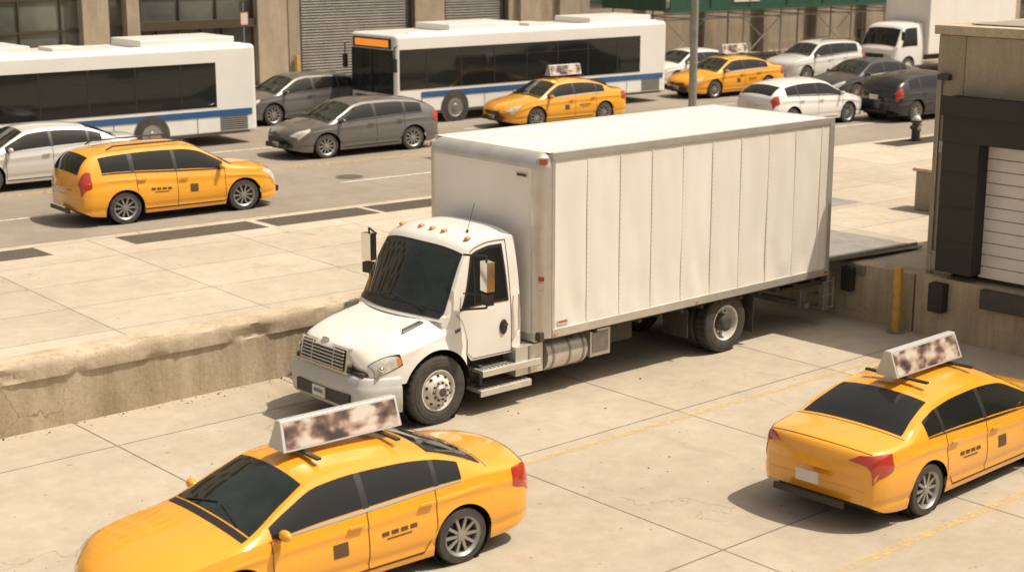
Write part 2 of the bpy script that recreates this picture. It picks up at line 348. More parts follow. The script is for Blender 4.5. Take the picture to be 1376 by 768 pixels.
def car(name,kind,loc,rz,paint,sign=None,taxi=False,scale=1.):
    K=KINDS[kind]; E=empty(name,loc,rz,scale); x0,x1=K['x']; R=K['R']
    L=Loft(K['x'],K['top'],K['belt'],K['W'],K['tum'],[(x0,.36),(x0+.25,.24),(x0+.6,.2),(x1-.5,.2),(x1-.2,.22),(x1,.27)],[(w,R) for w in K['wb']],R+.055)
    L.crease=.36; L.crease2=1
    b=MB(); L.mesh(b,paint); b.build('body',E,merge=True,ang=38)
    g=MB()
    for s in (1,-1):
        for a in (K['fw'],K['rw'],K['qw']):
            L.patch(g,[(a[0],1.10),(a[1],1.10),(a[1],1.86),(a[0],1.86)],s,.006,'glass',12,6)
        for a,c in ((K['fw'][1],K['rw'][0]),(K['rw'][1],K['qw'][0])):
            L.patch(g,[(a,1.08),(c,1.08),(c,1.86),(a,1.86)],s,.004,'black',2,6)
    L.across(g,K['ws'][0],K['ws'][1],2.07,.006,'wglass',12,10)
    L.across(g,K['rs'][0],K['rs'][1],2.10,.006,'glass',12,10)
    g.build('windows',E,ang=60)
    d=MB()
    for s in (1,-1):
        for xx in (K['fw'][0]+.02,K['fw'][1]-.04,K['rw'][1]-.0):
            L.patch(d,[(xx-.005,.1),(xx+.005,.1),(xx+.005,1.0),(xx-.005,1.0)],s,.003,'black',1,20)
        L.patch(d,[(K['fw'][0],.09),(K['rw'][1],.09),(K['rw'][1],.12),(K['fw'][0],.12)],s,.003,'black',12,1)
        L.patch(d,[(K['fw'][0]+.05,1.0),(K['qw'][1],1.0),(K['qw'][1],1.06),(K['fw'][0]+.05,1.06)],s,.006,'chrome' if kind=='sedan' else 'black',14,1)
        for xx in (K['fw'][1]+.12,K['rw'][1]+.14):
            p=L.P(xx,.84,s,.030); d.box(p,(.18,.025,.025),paint)
        p=L.P(K['fw'][0]-.10,1.10,s,0); d.ell((p.x+.02,p.y+s*.115,p.z+.05),(.055,.10,.062),paint,14,8); d.box((p.x+.02,p.y+s*.03,p.z+.0),(.05,.12,.025),'black')
        L.patch(d,[(K['hl'][0],.92),(K['hl'][1]-.02,.72),(K['hl'][1],2.25),(K['hl'][0],1.9)],s,.006,'lens',8,8)
        L.patch(d,[(K['tl'][0],.62),(K['tl'][1],.72),(K['tl'][1]+.02,1.1 if kind=='sedan' else 1.3),(K['tl'][0],2.30 if kind=='sedan' else 1.9)],s,.006,'red',8,8)
    if kind=='sedan':
        L.across(d,-2.30,-2.290,2.02,.003,'black',1,8)
        L.across(d,-1.77,-1.760,2.02,.003,'black',1,8)
    L.across(d,K['ws'][0]+.10,K['ws'][0]+.02,2.06,.005,'black',2,8)
    for s in(1,-1):
        a=L.P(K['ws'][0]-.01,2.35,s,.02); c=L.P(K['ws'][0]-.12,2.95,s,.02); d.cyl(a,c,.008,'black',6)
    xb=x0-.16; d.box((xb-.006,0,.78 if kind!='sedan' else .60),(.02,.32,.15),'cream'); d.box((xb+.03,0,.34),(.04,1.0,.08),'black')
    xf=x1+.16; d.box((xf-.035,0,.36),(.08,1.0,.13),'black'); d.box((xf-.05,0,.55),(.08,.7,.08),'black'); d.box((xf-.005,0,.40),(.02,.32,.12),'cream')
    d.build('trim',E,ang=50)
    u=MB(); yw0=.885 if kind!='hatch' else .865
    for wx in K['wb']:
        for s in(1,-1):
            u.lathe((wx,s*(yw0-.03),R),[(R+.053,0,'black'),(R+.053,-.36,'black'),(.01,-.37,'black')],s,28)
    u.bx(x0+.25,x1-.25,-.72,.72,.19,.30,'black'); u.build('underbody',E)
    w=MB()
    for wx in K['wb']:
        for s in(1,-1): carwheel(w,(wx,s*yw0,R),R,.21,s)
    w.build('wheels',E,ang=40)
    if kind=='suv':
        r=MB()
        for s in(1,-1):
            r.tube([(.25,s*.56,1.63),(.15,s*.56,1.70),(-1.4,s*.56,1.69),(-1.55,s*.56,1.62)],.018,'black')
        r.build('roof_rails',E)
    if taxi:
        t=MB()
        for s in (1,-1):
            L.patch(t,[(.12,.45),(.30,.45),(.30,.66),(.12,.66)],s,.005,'decal',3,5)
            for i,(a,c) in enumerate(((-.75,-.66),(-.63,-.54),(-.51,-.42),(-.39,-.30))): L.patch(t,[(a,.56),(c,.56),(c,.62),(a,.62)],s,.005,'decal',2,2)
            L.patch(t,[(-.68,.50),(-.36,.50),(-.36,.52),(-.68,.52)],s,.005,'decal',3,1)
        t.build('door_decals',E)
    if sign:
        h=K['H']+.02; t=MB(); l=sign/2; o_=-.34
        for s in (-.5,.5): t.box((s+o_,0,h+.03),(.06,.9,.03),'black'); t.box((s+o_,0,h+.05),(.05,.12,.08),'black')
        zb=h+.07; zt=zb+.33
        vs=[(-l+o_,-.16,zb),(l+o_,-.16,zb),(l+o_,.16,zb),(-l+o_,.16,zb),(-l+o_,-.045,zt),(l-.03+o_,-.045,zt),(l-.03+o_,.045,zt),(-l+o_,.045,zt)]
        t.add(vs,[(0,3,2,1),(4,5,6,7),(0,1,5,4),(2,3,7,6),(1,2,6,5),(0,4,7,3)],'frame')
        def sp(f): return .16+(.045-.16)*f+.004
        for s in (1,-1):
            q=[(-l+.03+o_,s*sp(.07),zb+.023),(l-.04+o_,s*sp(.07),zb+.023),(l-.06+o_,s*sp(.92),zb+.304),(-l+.03+o_,s*sp(.92),zb+.304)]
            t.add(q,[(0,1,2,3) if s<0 else (3,2,1,0)],'ad')
        t.build('roof_advert',E,bevel=.005)
    return E
# ------------------------------------------------------------------ SETTING
k_=-.0714; ANG=math.atan(k_)
def sy(x,y0): return y0+k_*(x-15)
def single(name,verts,faces,mat):
    b=MB(); b.add(verts,faces,mat); return b.build(name,smooth=False)
single('ground',[(-900,-900,-.06),(900,-900,-.06),(900,900,-.06),(-900,900,-.06)],[(0,1,2,3)],'ground')
single('loading_yard_pavement',[(-120,-90,0),(23.7,-90,0),(23.7,21,0),(-120,21,0)],[(0,1,2,3)],'yard')
b=MB(); A=-150;B=220
pts=[(A,21.05),(23.75,21.05),(23.75,-90),(B,-90),(B,sy(B,28.72)),(A,sy(A,28.72))]
top=[(x,y,1.05) for x,y in pts]; bot=[(x,y,-.05) for x,y in pts]
n=len(pts); b.add(top+bot,[tuple(range(n))]+[(i,i+n,(i+1)%n+n,(i+1)%n) for i in range(n)],'plaza'); b.build('sidewalk',smooth=False)
def rbox(b,x0,x1,ya,yb,z0,z1,k):
    vs=[]
    for x in(x0,x1):
        for y in(ya,yb):
            for z in(z0,z1): vs.append((x,sy(x,y),z))
    b.add(vs,[(0,1,3,2),(4,6,7,5),(0,4,5,1),(2,3,7,6),(0,2,6,4),(1,5,7,3)],k)
b=MB(); x=A
while x<B:
    rbox(b,x,x+2.99,28.70,28.90,.6,1.058,'kerb'); x+=3
b.build('kerb',bevel=.02)
b=MB(); rbox(b,A,B,28.9,46.2,.5,.92,'asphalt'); b.build('road',smooth=False)
b=MB(); rbox(b,A,B,46.2,90,.5,1.05,'farwalk'); b.build('far_sidewalk',smooth=False)
b=MB(); x=A
while x<B:
    rbox(b,x,x+2.99,46.04,46.22,.6,1.056,'kerb'); x+=3
b.build('kerb.001',bevel=.02)
def strip(b,x0,x1,y0,w,k,z=.926):
    b.add([(x0,sy(x0,y0),z),(x1,sy(x1,y0),z),(x1,sy(x1,y0+w),z),(x0,sy(x0,y0+w),z)],[(0,1,2,3)],k)
b=MB(); strip(b,A,B,35.35,.11,'yroad'); strip(b,A,B,35.60,.11,'yroad')
x=A+1.3
while x<B: strip(b,x,x+3,32.45,.1,'wline'); strip(b,x,x+3,39.2,.1,'wline'); x+=9
b.build('road_markings',smooth=False)
b=MB()
for y in (15.2,10.08,5.):
    b.add([(-30,y+.16,.005),(23.4,y-.10,.005),(23.4,y+.03,.005),(-30,y+.29,.005)],[(0,1,2,3)],'yline')
b.build('parking_lines',smooth=False)
E=empty('manhole_cover',(23.0,32.6,.925)); b=MB(); b.cyl((0,0,-.02),(0,0,.006),.36,'grate',32); b.cyl((0,0,-.02),(0,0,.010),.30,'grated',32); b.build('cover',E)
# retaining wall (irregular, chipped)
xs=[]; x=-60.
while x<23.66: xs.append(x); x+=.08
prof=[(20.99,-.05),(20.975,.25),(20.97,.5),(20.97,.70),(20.965,.765),(20.925,.785),(20.915,.86),(20.915,.95),(20.915,1.02),(20.94,1.062),(21.1,1.066),(21.42,1.066),(21.43,1.0)]
def wrow(x):
    r=[]; gap=.02 if abs(((x+1.2)%3.6)-1.8)<.05 else 0
    for i,(y,z) in enumerate(prof):
        dy=.012*ns(x*1.7,z*3,1)+.008*ns(x*6,z*7,5); dz=0
        if i in (5,6,7,8,9):
            c=max(0,ns(x*.9,i*.25,9)-.30)*.20; dy+=c
            c2=max(0,ns(x*2.3,i*.25,19)-.38)*.2; dy+=c2
            if i==9: dz=-(c+c2)*.4
        if i>=10: dy=0;dz=0
        else: dy+=gap
        r.append((x,y+dy,z+dz))
    return r
rows=[wrow(x) for x in xs][::-1]
b=MB(); b.grid([r[:5] for r in rows],'conc'); b.grid([r[4:] for r in rows],'coping')
b.build('retaining_wall',ang=50,merge=True)
b=MB()
b.grid([[(x,20.95+.012*ns(x*1.7,3,1),1.0715),(x,21.13,1.0715)] for x in xs][::-1],'yedge')
b.build('painted_edge_line',smooth=False)
b=MB()
for i in range(420):
    if i<260: x=random.uniform(2,22); y=20.95-abs(random.gauss(0,.12))
    else: x=random.uniform(3,22); y=random.uniform(9,20.5)
    r=random.uniform(.006,.02); b.ell((x,y,r*.4),(r,r*random.uniform(.6,1.3),r*.6),'coping' if i%3 else 'dark',6,4)
b.build('gravel_debris')
b=MB(); b.bx(23.62,24.05,15.95,20.95,-.05,1.068,'conc'); b.bx(23.60,24.05,-60,15.9,-.05,1.10,'conc')
b.bx(23.56,23.62,17.0,20.0,.86,1.06,'galv')
for y in (17.3,19.7): b.bx(23.42,23.56,y-.12,y+.12,.55,1.0,'pad')
for y in (15.35,11.4): b.bx(23.40,23.60,y-.15,y+.15,.5,1.02,'pad')
b.bx(23.46,23.6,12.3,14.5,.72,1.06,'dark')
b.build('loading_dock_wall',bevel=.015)
for gx0,gx1 in ((9.2,12.7),(14.4,17.35),(17.55,20.1),(20.25,22.6),(37.5,41)):
    b=MB(); y0=27.70; rbox(b,gx0,gx1,y0,y0+.9,1.0,1.056,'grate')
    x=gx0+.06
    while x<gx1-.05: rbox(b,x,x+.035,y0+.04,y0+.86,1.05,1.062,'grated'); x+=.08
    b.build('sidewalk_grate',smooth=False)
b=MB(); rbox(b,26.5,29.2,22.2,23.4,1.0,1.055,'plate'); b.build('utility_cover',bevel=.01)
# ------------------------------------------------------------------ dock building
E=empty('loading_dock_building',(23.8,15.85,0))
b=MB(); H0=5.35
b.bx(0,.3,-.55,0,1.1,H0,'bconc')
b.bx(0,.3,-4.45,-.55,4.15,H0,'bconc')
b.bx(0,.3,-5.6,-4.45,1.1,H0,'bconc')
b.bx(0,.3,-9.5,-5.6,4.15,H0,'bconc'); b.bx(0,.3,-11,-9.5,1.1,H0,'bconc')
b.bx(0,.3,-30,-11,1.1,H0,'bconc')
b.bx(.3,12,-.3,0,1.1,H0,'bconc'); b.bx(.3,12,-30,-29.7,1.1,H0,'bconc'); b.bx(11.7,12,-29.7,-.3,1.1,H0,'bconc')
b.build('walls',E,bevel=.03)
b=MB(); b.bx(-.06,12.1,-30.1,.06,H0+.002,H0+.16,'coping'); b.bx(.35,11.6,-29.6,-.4,H0+.17,H0+.19,'ground'); b.build('roof',E,bevel=.03)
b=MB()
for o_ in (0,-5.05):
    b.bx(-.36,-.005,-4.3+o_,-.42+o_,3.55,4.32,'pad')
    b.bx(-.34,-.006,-1.15+o_,-.42+o_,1.25,3.55,'pad'); b.bx(-.34,-.006,-4.3+o_,-3.57+o_,1.25,3.55,'pad')
    b.bx(-.40,-.36,-4.35+o_,-.37+o_,4.0,4.34,'pad')
    for z in (1.8,2.4,3.0): b.bx(-.352,-.34,-1.13+o_,-.44+o_,z,z+.03,'pad')
b.build('dock_seals',E,bevel=.05,seg=3)
b=MB()
for o_ in (0,-5.05):
    for i in range(14):
        z=1.2+i*.21; b.bx(-.03,.14,-3.72+o_,-1.1+o_,z,z+.2,'rolldoor')
    b.bx(.14,.2,-3.8+o_,-1+o_,1.1,4.2,'dark')
b.build('rolling_doors',E,bevel=.012)
b=MB(); b.box((-.02,-.34,2.05),(.03,.10,.75),'yellowp'); b.box((-.06,-.20,4.62),(.12,.22,.10),'dark'); b.box((-.02,-.22,3.4),(.05,.12,.2),'galv')
b.tube([(-.03,-.12,1.1),(-.03,-.12,4.6)],.02,'galv'); b.box((-.02,-.2,1.35),(.03,.3,.35),'galv'); b.build('wall_fittings',E)
E=empty('bollard',(23.35,16.1,0)); b=MB(); b.cyl((0,0,0),(0,0,1.18),.085,'yellowp',20); b.ell((0,0,1.18),(.085,.085,.05),'yellowp'); b.cyl((0,0,0),(0,0,.03),.16,'galv',20); b.build('post',E)
E=empty('dock_plate',(0,0,0)); b=MB()
vs=[(22.75,17.35,1.17),(25.7,17.2,1.085),(25.7,19.5,1.085),(22.75,19.5,1.17)]
vs2=[(x,y,z+.035) for x,y,z in vs]
b.add(vs+vs2,[(3,2,1,0),(4,5,6,7),(0,1,5,4),(1,2,6,5),(2,3,7,6),(3,0,4,7)],'plate')
for y in (17.3,19.5): b.box((24.2,y,1.19),(2.9,.05,.07),'galv',Matrix.Rotation(math.radians(1.6),3,'Y'))
b.build('plate',E,bevel=.008)
E=empty('concrete_block',(29.6,19.6,1.05)); b=MB(); b.bx(-.3,.3,-1.3,.3,0,.86,'bconc'); b.bx(-.36,.36,-1.37,.36,.862,.94,'coping'); b.build('block',E,bevel=.03)
E=empty('fire_hydrant',(38.9,26.5,1.05)); b=MB()
b.cyl((0,0,0),(0,0,.05),.19,'hyd',20); b.cyl((0,0,.05),(0,0,.56),.13,'hyd',20,.115); b.cyl((0,0,.54),(0,0,.61),.165,'hyd',20); b.ell((0,0,.61),(.14,.14,.15),'hydw'); b.cyl((0,0,.72),(0,0,.82),.035,'hydw',6)
b.cyl((-.23,0,.42),(.23,0,.42),.06,'hyd',14); b.cyl((0,-.23,.38),(0,0,.38),.08,'hydw',14); b.build('hydrant_body',E,ang=40)
def pole(name,x,y,z,h,r,arm=True):
    E=empty(name,(x,y,z)); b=MB()
    b.cyl((0,0,0),(0,0,.5),r*1.8,'galv',16,r*1.3); b.cyl((0,0,.5),(0,0,h),r,'galv',16,r*.7)
    if arm:
        b.tube([(0,0,h-.3),(0,1.0,h),(0,2.4,h+.15)],.04,'galv'); b.box((0,2.7,h+.13),(.28,.75,.12),'galv')
    b.build('pole',E); return E
pole('street_lamp',30.2,27.4,1.05,9,.11)
E=pole('street_sign',28.2,45.9,1.05,3.6,.035,False); b=MB(); b.box((0,-.05,3.1),(.32,.012,.46),'red'); b.box((0,-.058,3.1),(.26,.006,.38),'cream'); b.build('sign_plate',E)
# ------------------------------------------------------------------ background buildings
def bldg(name,x0,x1):
    E=empty(name,(x0,sy(x0,54.36),1.05),ANG); return E,(x1-x0)/math.cos(ANG)
def upper(b,L,z0,H,k,winw=1.5,gap=1.3,wh=1.9,fl=3.4):
    z=z0
    while z<H-.5:
        b.bx(0,L,0,.4,z,z+(fl-wh),k)
        x=0
        while x<L:
            w=min(gap,L-x); b.bx(x,x+w,.003,.4,z+(fl-wh),z+fl,k)
            if x+gap<L:
                x2=min(x+gap+winw,L); b.bx(x+gap,x2,.22,.3,z+(fl-wh),z+fl,'shopglass'); b.bx(x+gap-.05,x2+.05,-.06,.1,z+(fl-wh)-.1,z+(fl-wh)+.001,'coping')
                b.bx((x+gap+x2)/2-.03,(x+gap+x2)/2+.03,.17,.23,z+(fl-wh),z+fl,'bronze')
            x+=gap+winw
        z+=fl
    b.bx(-.1,L+.1,-.25,.5,z,z+.6,'coping'); b.bx(.0,L,.4,14,0,z+.2,k)
E,L=bldg('glass_lobby_building',-10,34.6); b=MB()
def X(x,x0): return (x-x0)
X0=-10
upper(b,L,4.6,22,'stone')
b.bx(0,L,.35,.40,0,4.6,'lobby')
for xx,w in ((0,1.4),(6,1.4),(14,1.4),(22,1.3),(X(26.2,X0),1.0),(X(27.9,X0),.5),(X(33.3,X0),1.3)): b.bx(xx,xx+w,-.12,.35,0,4.6,'stone')
x=1.4
while x<L-1:
    b.bx(x,x+.06,.26,.36,0,4.6,'bronze'); x+=1.55
for z in (.0,2.35,3.5): b.bx(0,L,.28,.345,z,z+.1,'bronze')
for xx in (29.2,30.1,31.0,31.9): b.bx(X(xx,X0),X(xx,X0)+.12,.18,.34,0,2.35,'bronze'); b.bx(X(xx,X0)+.8,X(xx,X0)+.84,.14,.2,.8,1.4,'chrome')
b.bx(X(28.4,X0),X(33.2,X0),-.02,.33,2.3,2.62,'bronze')
b.build('facade',E)
X0=34.6; E,L=bldg('garage_building',34.6,49.6); b=MB(); upper(b,L,4.5,19,'stone2',1.3,1.5)
ops=[(35.1,40.6),(42.1,45.5)]
for a,c in ((34.6,35.1),(40.6,42.1),(45.5,49.6)): b.bx(X(a,X0),X(c,X0),-.03 if a>36 else 0,.4,0,4.5,'stone2')
b.bx(X(46.0,X0),X(47.1,X0),-.25,-.03,0,4.5,'stone'); b.bx(X(48.2,X0),X(49.3,X0),-.25,-.03,0,4.5,'stone')
b.bx(X(40.6,X0),X(42.1,X0),-.05,-.03,0,.9,'stone')
b.build('walls',E)
b=MB()
for a,c in ops:
    rows=[]
    for i in range(121):
        z=i*4.5/120; yy=.22+(.03 if (i%3)==0 else 0)
        rows.append([(X(a,X0),yy,z),(X(c,X0),yy,z)])
    b.grid(rows,'shutter'); b.bx(X(a,X0),X(a,X0)+.12,.05,.3,0,4.5,'dark'); b.bx(X(c,X0)-.12,X(c,X0),.05,.3,0,4.5,'dark'); b.bx(X(a,X0),X(c,X0),.1,.28,0,.12,'dark')
b.build('roller_shutters',E,smooth=False)
b=MB(); b.box((X(41.3,X0),-.08,1.7),(.35,.03,.5),'cream'); b.box((X(47.6,X0),-.1,1.2),(.2,.16,.5),'galv'); b.cyl((X(41.8,X0),-.15,0),(X(41.8,X0),-.15,1.1),.09,'yellowp'); b.cyl((X(34.85,X0),-.15,0),(X(34.85,X0),-.15,1.1),.09,'yellowp'); b.build('wall_fittings',E)
X0=49.6; E,L=bldg('shop_building',49.6,74); b=MB(); upper(b,L,3.9,22,'stone')
b.bx(0,L,.5,.55,.4,3.9,'shopglass'); b.bx(0,L,.35,.5,0,.42,'stone2')
x=0;i=0
while x<L:
    b.bx(x,x+.5,.0,.5,0,3.9,'stone' if i%2 else 'stone2')
    for q in range(1,4): b.bx(x+.5+q*.85,x+.56+q*.85,.42,.5,.4,3.9,'bronze')
    b.bx(x+.5,x+3.9,.40,.5,2.5,2.62,'bronze')
    if i%2==0: b.bx(x+.8,x+3.4,.30,.42,2.7,3.2,['green','cream','bronze','green'][(i//2)%4])
    x+=3.9;i+=1
b.build('facade',E)
X0=74; E,L=bldg('stone_office_building',74,140); b=MB(); upper(b,L,3.6,20,'stone')
b.bx(0,L,.4,.45,0,3.6,'shopglass'); x=0;i=0
while x<L:
    b.bx(x,x+1.2,0,.4,0,3.6,'stone'); b.bx(x+1.2,x+3.6,.1,.4,0,.7,'stone'); b.bx(x+1.2,x+3.6,.02,.4,2.9,3.6,'stone'); b.bx(x+2.35,x+2.42,.3,.4,.7,2.9,'bronze'); b.bx(x+1.2,x+3.6,.3,.4,1.9,1.97,'bronze'); x+=3.6
b.build('facade',E)
x0=49.8; E=empty('scaffold_sidewalk_shed',(x0,sy(x0,49.4),1.05),ANG); b=MB(); L=24
b.bx(-.2,L+.2,-.3,3.9,2.55,2.68,'dark')
for i in range(int(L/2.4)+1):
    xx=i*2.4; b.bx(xx,xx+2.38,-.34,-.30,2.62,3.75,'green')
    b.bx(xx-.03,xx+.03,-.38,-.34,2.5,3.8,'green')
b.bx(-.24,-.2,-.3,3.9,2.62,3.75,'green'); b.bx(-.2,L+.2,-.40,-.30,2.48,2.62,'green')
for i in range(int(L/2.4)+1):
    xx=i*2.4
    for yy in (0,3.4):
        b.cyl((xx,yy,0),(xx,yy,2.55),.04,'galv',8); b.box((xx,yy,.02),(.2,.2,.04),'galv')
    b.cyl((xx,0,2.1),(xx,3.4,2.1),.025,'galv',8)
    if i<int(L/2.4):
        b.cyl((xx,0,2.15),(xx+2.4,0,2.15),.03,'galv',8); b.cyl((xx,3.4,2.15),(xx+2.4,3.4,2.15),.025,'galv',8)
        if i%2==0: b.cyl((xx,0,.3),(xx+2.4,0,2.15),.025,'galv',8); b.cyl((xx,0,2.15),(xx+2.4,0,.3),.025,'galv',8)
b.build('shed',E)
b=MB(); b.box((4.6,-.36,3.1),(1.6,.02,.5),'cream'); b.box((16.6,-.36,3.1),(1.6,.02,.5),'cream'); b.build('shed_signs',E)
# unseen buildings added behind the viewpoint for glass and paint to reflect
for nm,xa,xb_,hh,kk in (('reflected_building',-40,-4,15,'stone2'),('reflected_building.001',-3,30,19,'stone'),('reflected_building.002',31,70,13,'stone2')):
    E=empty(nm,(xb_,-42,0 if xb_<24 else 1.05),math.pi); b=MB(); upper(b,xb_-xa,0,hh,kk,1.7,1.5,2.0,3.6); b.build('facade',E,smooth=False)
# ------------------------------------------------------------------ BUS
def bus(name,x_front,y_near,rz):
    E=empty(name,(x_front,y_near,.92),rz); L=12.1; Wd=2.58; H=2.9
    b=MB(); b.bx(0,L,0,Wd,.30,H,'buswhite'); o=b.build('body',E,bevel=.14,seg=4)
    b=MB()
    for yy,s in ((0,-1),(Wd,1)):
        y0,y1=(yy-.012,yy+.02) if s<0 else (yy-.02,yy+.012)
        b.bx(.16,L-1.35,y0,y1,1.14,2.42,'glass')
        x=1.2
        ye=(yy-.018,yy-.01) if s<0 else (yy+.01,yy+.018)
        while x<L-1.5:
            b.bx(x,x+.04,ye[0],ye[1],1.15,2.41,'black'); b.bx(x+.04,min(x+1.4,L-1.35),ye[0],ye[1],2.06,2.085,'black'); x+=1.4
        b.bx(1.0,L-.2,ye[0],ye[1],.86,1.04,'busblue')
        b.bx(.4,L-.3,ye[0],ye[1],.33,.40,'dark')
        for i in range(7): b.bx(L-1.25,L-.35,yy-.02 if s<0 else yy+.005,yy-.005 if s<0 else yy+.02,.46+i*.06,.485+i*.06,'dark')
        x=1.0
        while x<L-1: b.bx(x,x+.012,ye[0]+.003,ye[1],.42,.85,'dark'); x+=1.3
    b.bx(-.02,.02,.12,Wd-.12,1.0,2.40,'wglass'); b.bx(-.025,.0,.22,Wd-.22,2.44,2.76,'black'); b.bx(-.035,-.02,.35,Wd-.35,2.49,2.71,'led')
    b.bx(-.045,-.02,Wd/2-.03,Wd/2+.03,1.0,2.4,'black'); b.bx(-.10,.05,.05,Wd-.05,.34,.58,'black'); b.bx(-.03,.02,.3,Wd-.3,.66,.9,'busblue')
    for yy in (.35,Wd-.35): b.ell((-.01,yy,.76),(.05,.17,.10),'lens')
    for yy in (-.12,Wd+.12): b.box((-.12,yy,1.95),(.10,.16,.42),'black'); b.tube([(.02,yy*.95+.02,2.55),(-.12,yy,2.5),(-.12,yy,2.1)],.02,'black')
    b.bx(L-.02,L+.015,.25,Wd-.25,1.5,2.35,'black'); b.bx(L-.02,L+.02,.5,Wd-.5,.55,1.2,'dark')
    for yy in (.22,Wd-.22): b.bx(L-.02,L+.02,yy-.06,yy+.06,.9,1.5,'red')
    b.build('windows_and_trim',E)
    b=MB()
    b.bx(2.4,5.4,.35,Wd-.35,H-.03,H+.22,'buswhite'); b.bx(8.6,11.6,.35,Wd-.35,H-.03,H+.22,'buswhite'); b.bx(.6,L-.4,.12,.24,H-.02,H+.05,'buswhite'); b.bx(6.2,7.1,.8,Wd-.8,H-.03,H+.1,'cream')
    b.build('roof_units',E,bevel=.07,seg=3)
    b=MB()
    for wx in (2.35,8.65):
        for yy,s in ((0,-1),(Wd,1)):
            b.lathe((wx,yy,.47),[(.56,.021,'black'),(.56,.024,'black'),(.47,.026,'dark')],s,30)
            b.lathe((wx,yy,.47),[(.45,-.15,'rubber'),(.47,.0,'rubber'),(.46,.03,'rubber'),(.31,.045,'rubber'),(.28,.03,'alloy'),(.24,.035,'alloy'),(.12,.04,'alloy'),(.10,.08,'alloy'),(.001,.09,'alloy')],s,30)
    b.build('wheels',E)
    return E
bus('city_bus',30.1,40.0,ANG*.45)
bus('city_bus.001',12.75,40.25,ANG*.5)
# ------------------------------------------------------------------ MAIN TRUCK
def truckwheel(b,c,r,w,sgn,rear=False):
    x,y,z=c
    T='rubber'; S='steelw'
    b.lathe(c,[(r*.55,-w,T),(r*.9,-w,T),(r*.985,-w*.92,T),(r,-w*.8,T),(r,-w*.2,T),(r*.985,-w*.06,T),(r*.93,.0,T),(r*.86,.004,T),(r*.85,.010,T),(r*.72,.012,T),(r*.60,-.004,T),(r*.585,.0,S),(r*.55,-.012,S),(r*.53,-.04,S)],sgn,48)
    if rear:
        b.lathe(c,[(r*.53,-.04,S),(r*.50,-.13,S),(r*.30,-.155,S),(r*.29,-.15,S),(r*.27,-.03,'dark'),(r*.25,.02,'dark'),(r*.18,.035,'dark'),(.001,.035,'dark')],sgn,40)
    else:
        b.lathe(c,[(r*.53,-.04,S),(r*.50,-.05,S),(r*.33,.035,S),(r*.30,.04,S),(r*.20,.04,S),(r*.19,.075,'alu'),(r*.13,.10,'alu'),(.001,.105,'dark')],sgn,40)
    for i in range(32):
        t=2*math.pi*i/32; R_=Matrix.Rotation(-t,3,'Y'); p=Vector((x,y-sgn*w*.5,z))+R_@Vector((r*.998,0,0)); b.box(p,(.018,w*.72,.055),T,R_)
    nn=10
    for i in range(nn):
        t=2*math.pi*i/nn
        lr=.335 if rear else .255; a=-.15 if rear else .04
        px,pz=x+r*lr*math.cos(t),z+r*lr*math.sin(t)
        b.cyl((px,y+sgn*(a-.01),pz),(px,y+sgn*(a+.03),pz),.016,'alu' if rear else 'dark',8)
        t2=t+math.pi/nn; rr=.42; a=-.142 if rear else -.005
        px,pz=x+r*rr*math.cos(t2),z+r*rr*math.sin(t2)
        b.cyl((px,y+sgn*(a-.02),pz),(px,y+sgn*(a+.006),pz),.024,'black',12)
E=empty('box_truck',(12.5,18.5,0)); TR=E
BX0,BX1,BH,Z0,Z1=3.1,10.15,1.41,1.0,3.86; R=.235; BL=(0,.06,0)
b=MB(); ys=[-BH+R*(1-math.cos(math.pi/2*i/10)) for i in range(11)]; ys=sorted(set([round(y,5) for y in ys+[-y for y in ys]]+[round(y,5) for y in frange(-BH+R,BH-R,12)]))
zs=frange(Z0,Z1-R,10)+[Z1-R*(1-math.sin(math.pi/2*i/10)) for i in range(1,11)]
def fx(y,z):
    dy=max(0,abs(y)-(BH-R)); dz=max(0,z-(Z1-R)); return BX0+R-math.sqrt(max(0,R*R-min(R*R,dy*dy+dz*dz)))
for i in range(len(ys)-1):
    for j in range(len(zs)-1):
        q=[(fx(y,z),y,z) for y,z in ((ys[i],zs[j]),(ys[i],zs[j+1]),(ys[i+1],zs[j+1]),(ys[i+1],zs[j]))]
        cy=(ys[i]+ys[i+1])/2; cz=(zs[j]+zs[j+1])/2
        al=abs(cy)>BH-R or cz>Z1-R
        b.add(q,[(0,1,2,3)],'alu' if al else 'boxwhite')
b.build('box_front',E,merge=True,ang=60,loc=BL)
b=MB()
SEAM=.72; XS0=BX0+R+.03
for s in(-1,1):
    rows=[]; nx=180; nz=30
    for j in range(nz+1):
        z=Z0+.13+(Z1-.10-Z0-.13)*j/nz; row=[]
        for i in range(nx+1):
            x=BX0+R+(BX1-BX0-R)*i/nx
            e=min(1,(i/5),(nx-i)/5, j/3,(nz-j)/3); ph=(x-XS0)/SEAM
            f=abs(math.sin(math.pi*ph)); low=2.4 if z<1.75 else 1.0
            d=-.010*(1-f)**3 +.014*ns(x*1.5,3+s,z*.6)+.012*ns(x*3.1,8+s,z*1.1)*low*f
            row.append((x,s*(BH+d*e-.005),z))
        rows.append(row)
    b.grid(rows,'boxwhite',flip=(s>0))
    x=XS0
    while x<BX1-.05:
        b.bx(x-.020,x+.020,s*(BH+.0005),s*(BH-.03),Z0+.14,Z1-.107,'boxwhite'); x+=SEAM
b.build('box_side_panels',E,ang=80,loc=BL)
b=MB()
b.bx(BX0+R,BX1,-BH+.02,BH-.02,Z1-.02,Z1-.004,'boxroof')
for i in range(12):
    x=BX0+.6+i*.58; b.bx(x,x+.03,-BH+.05,BH-.05,Z1-.01,Z1-.001,'boxroof')
b.build('box_roof',E,smooth=False,loc=BL)
b=MB()
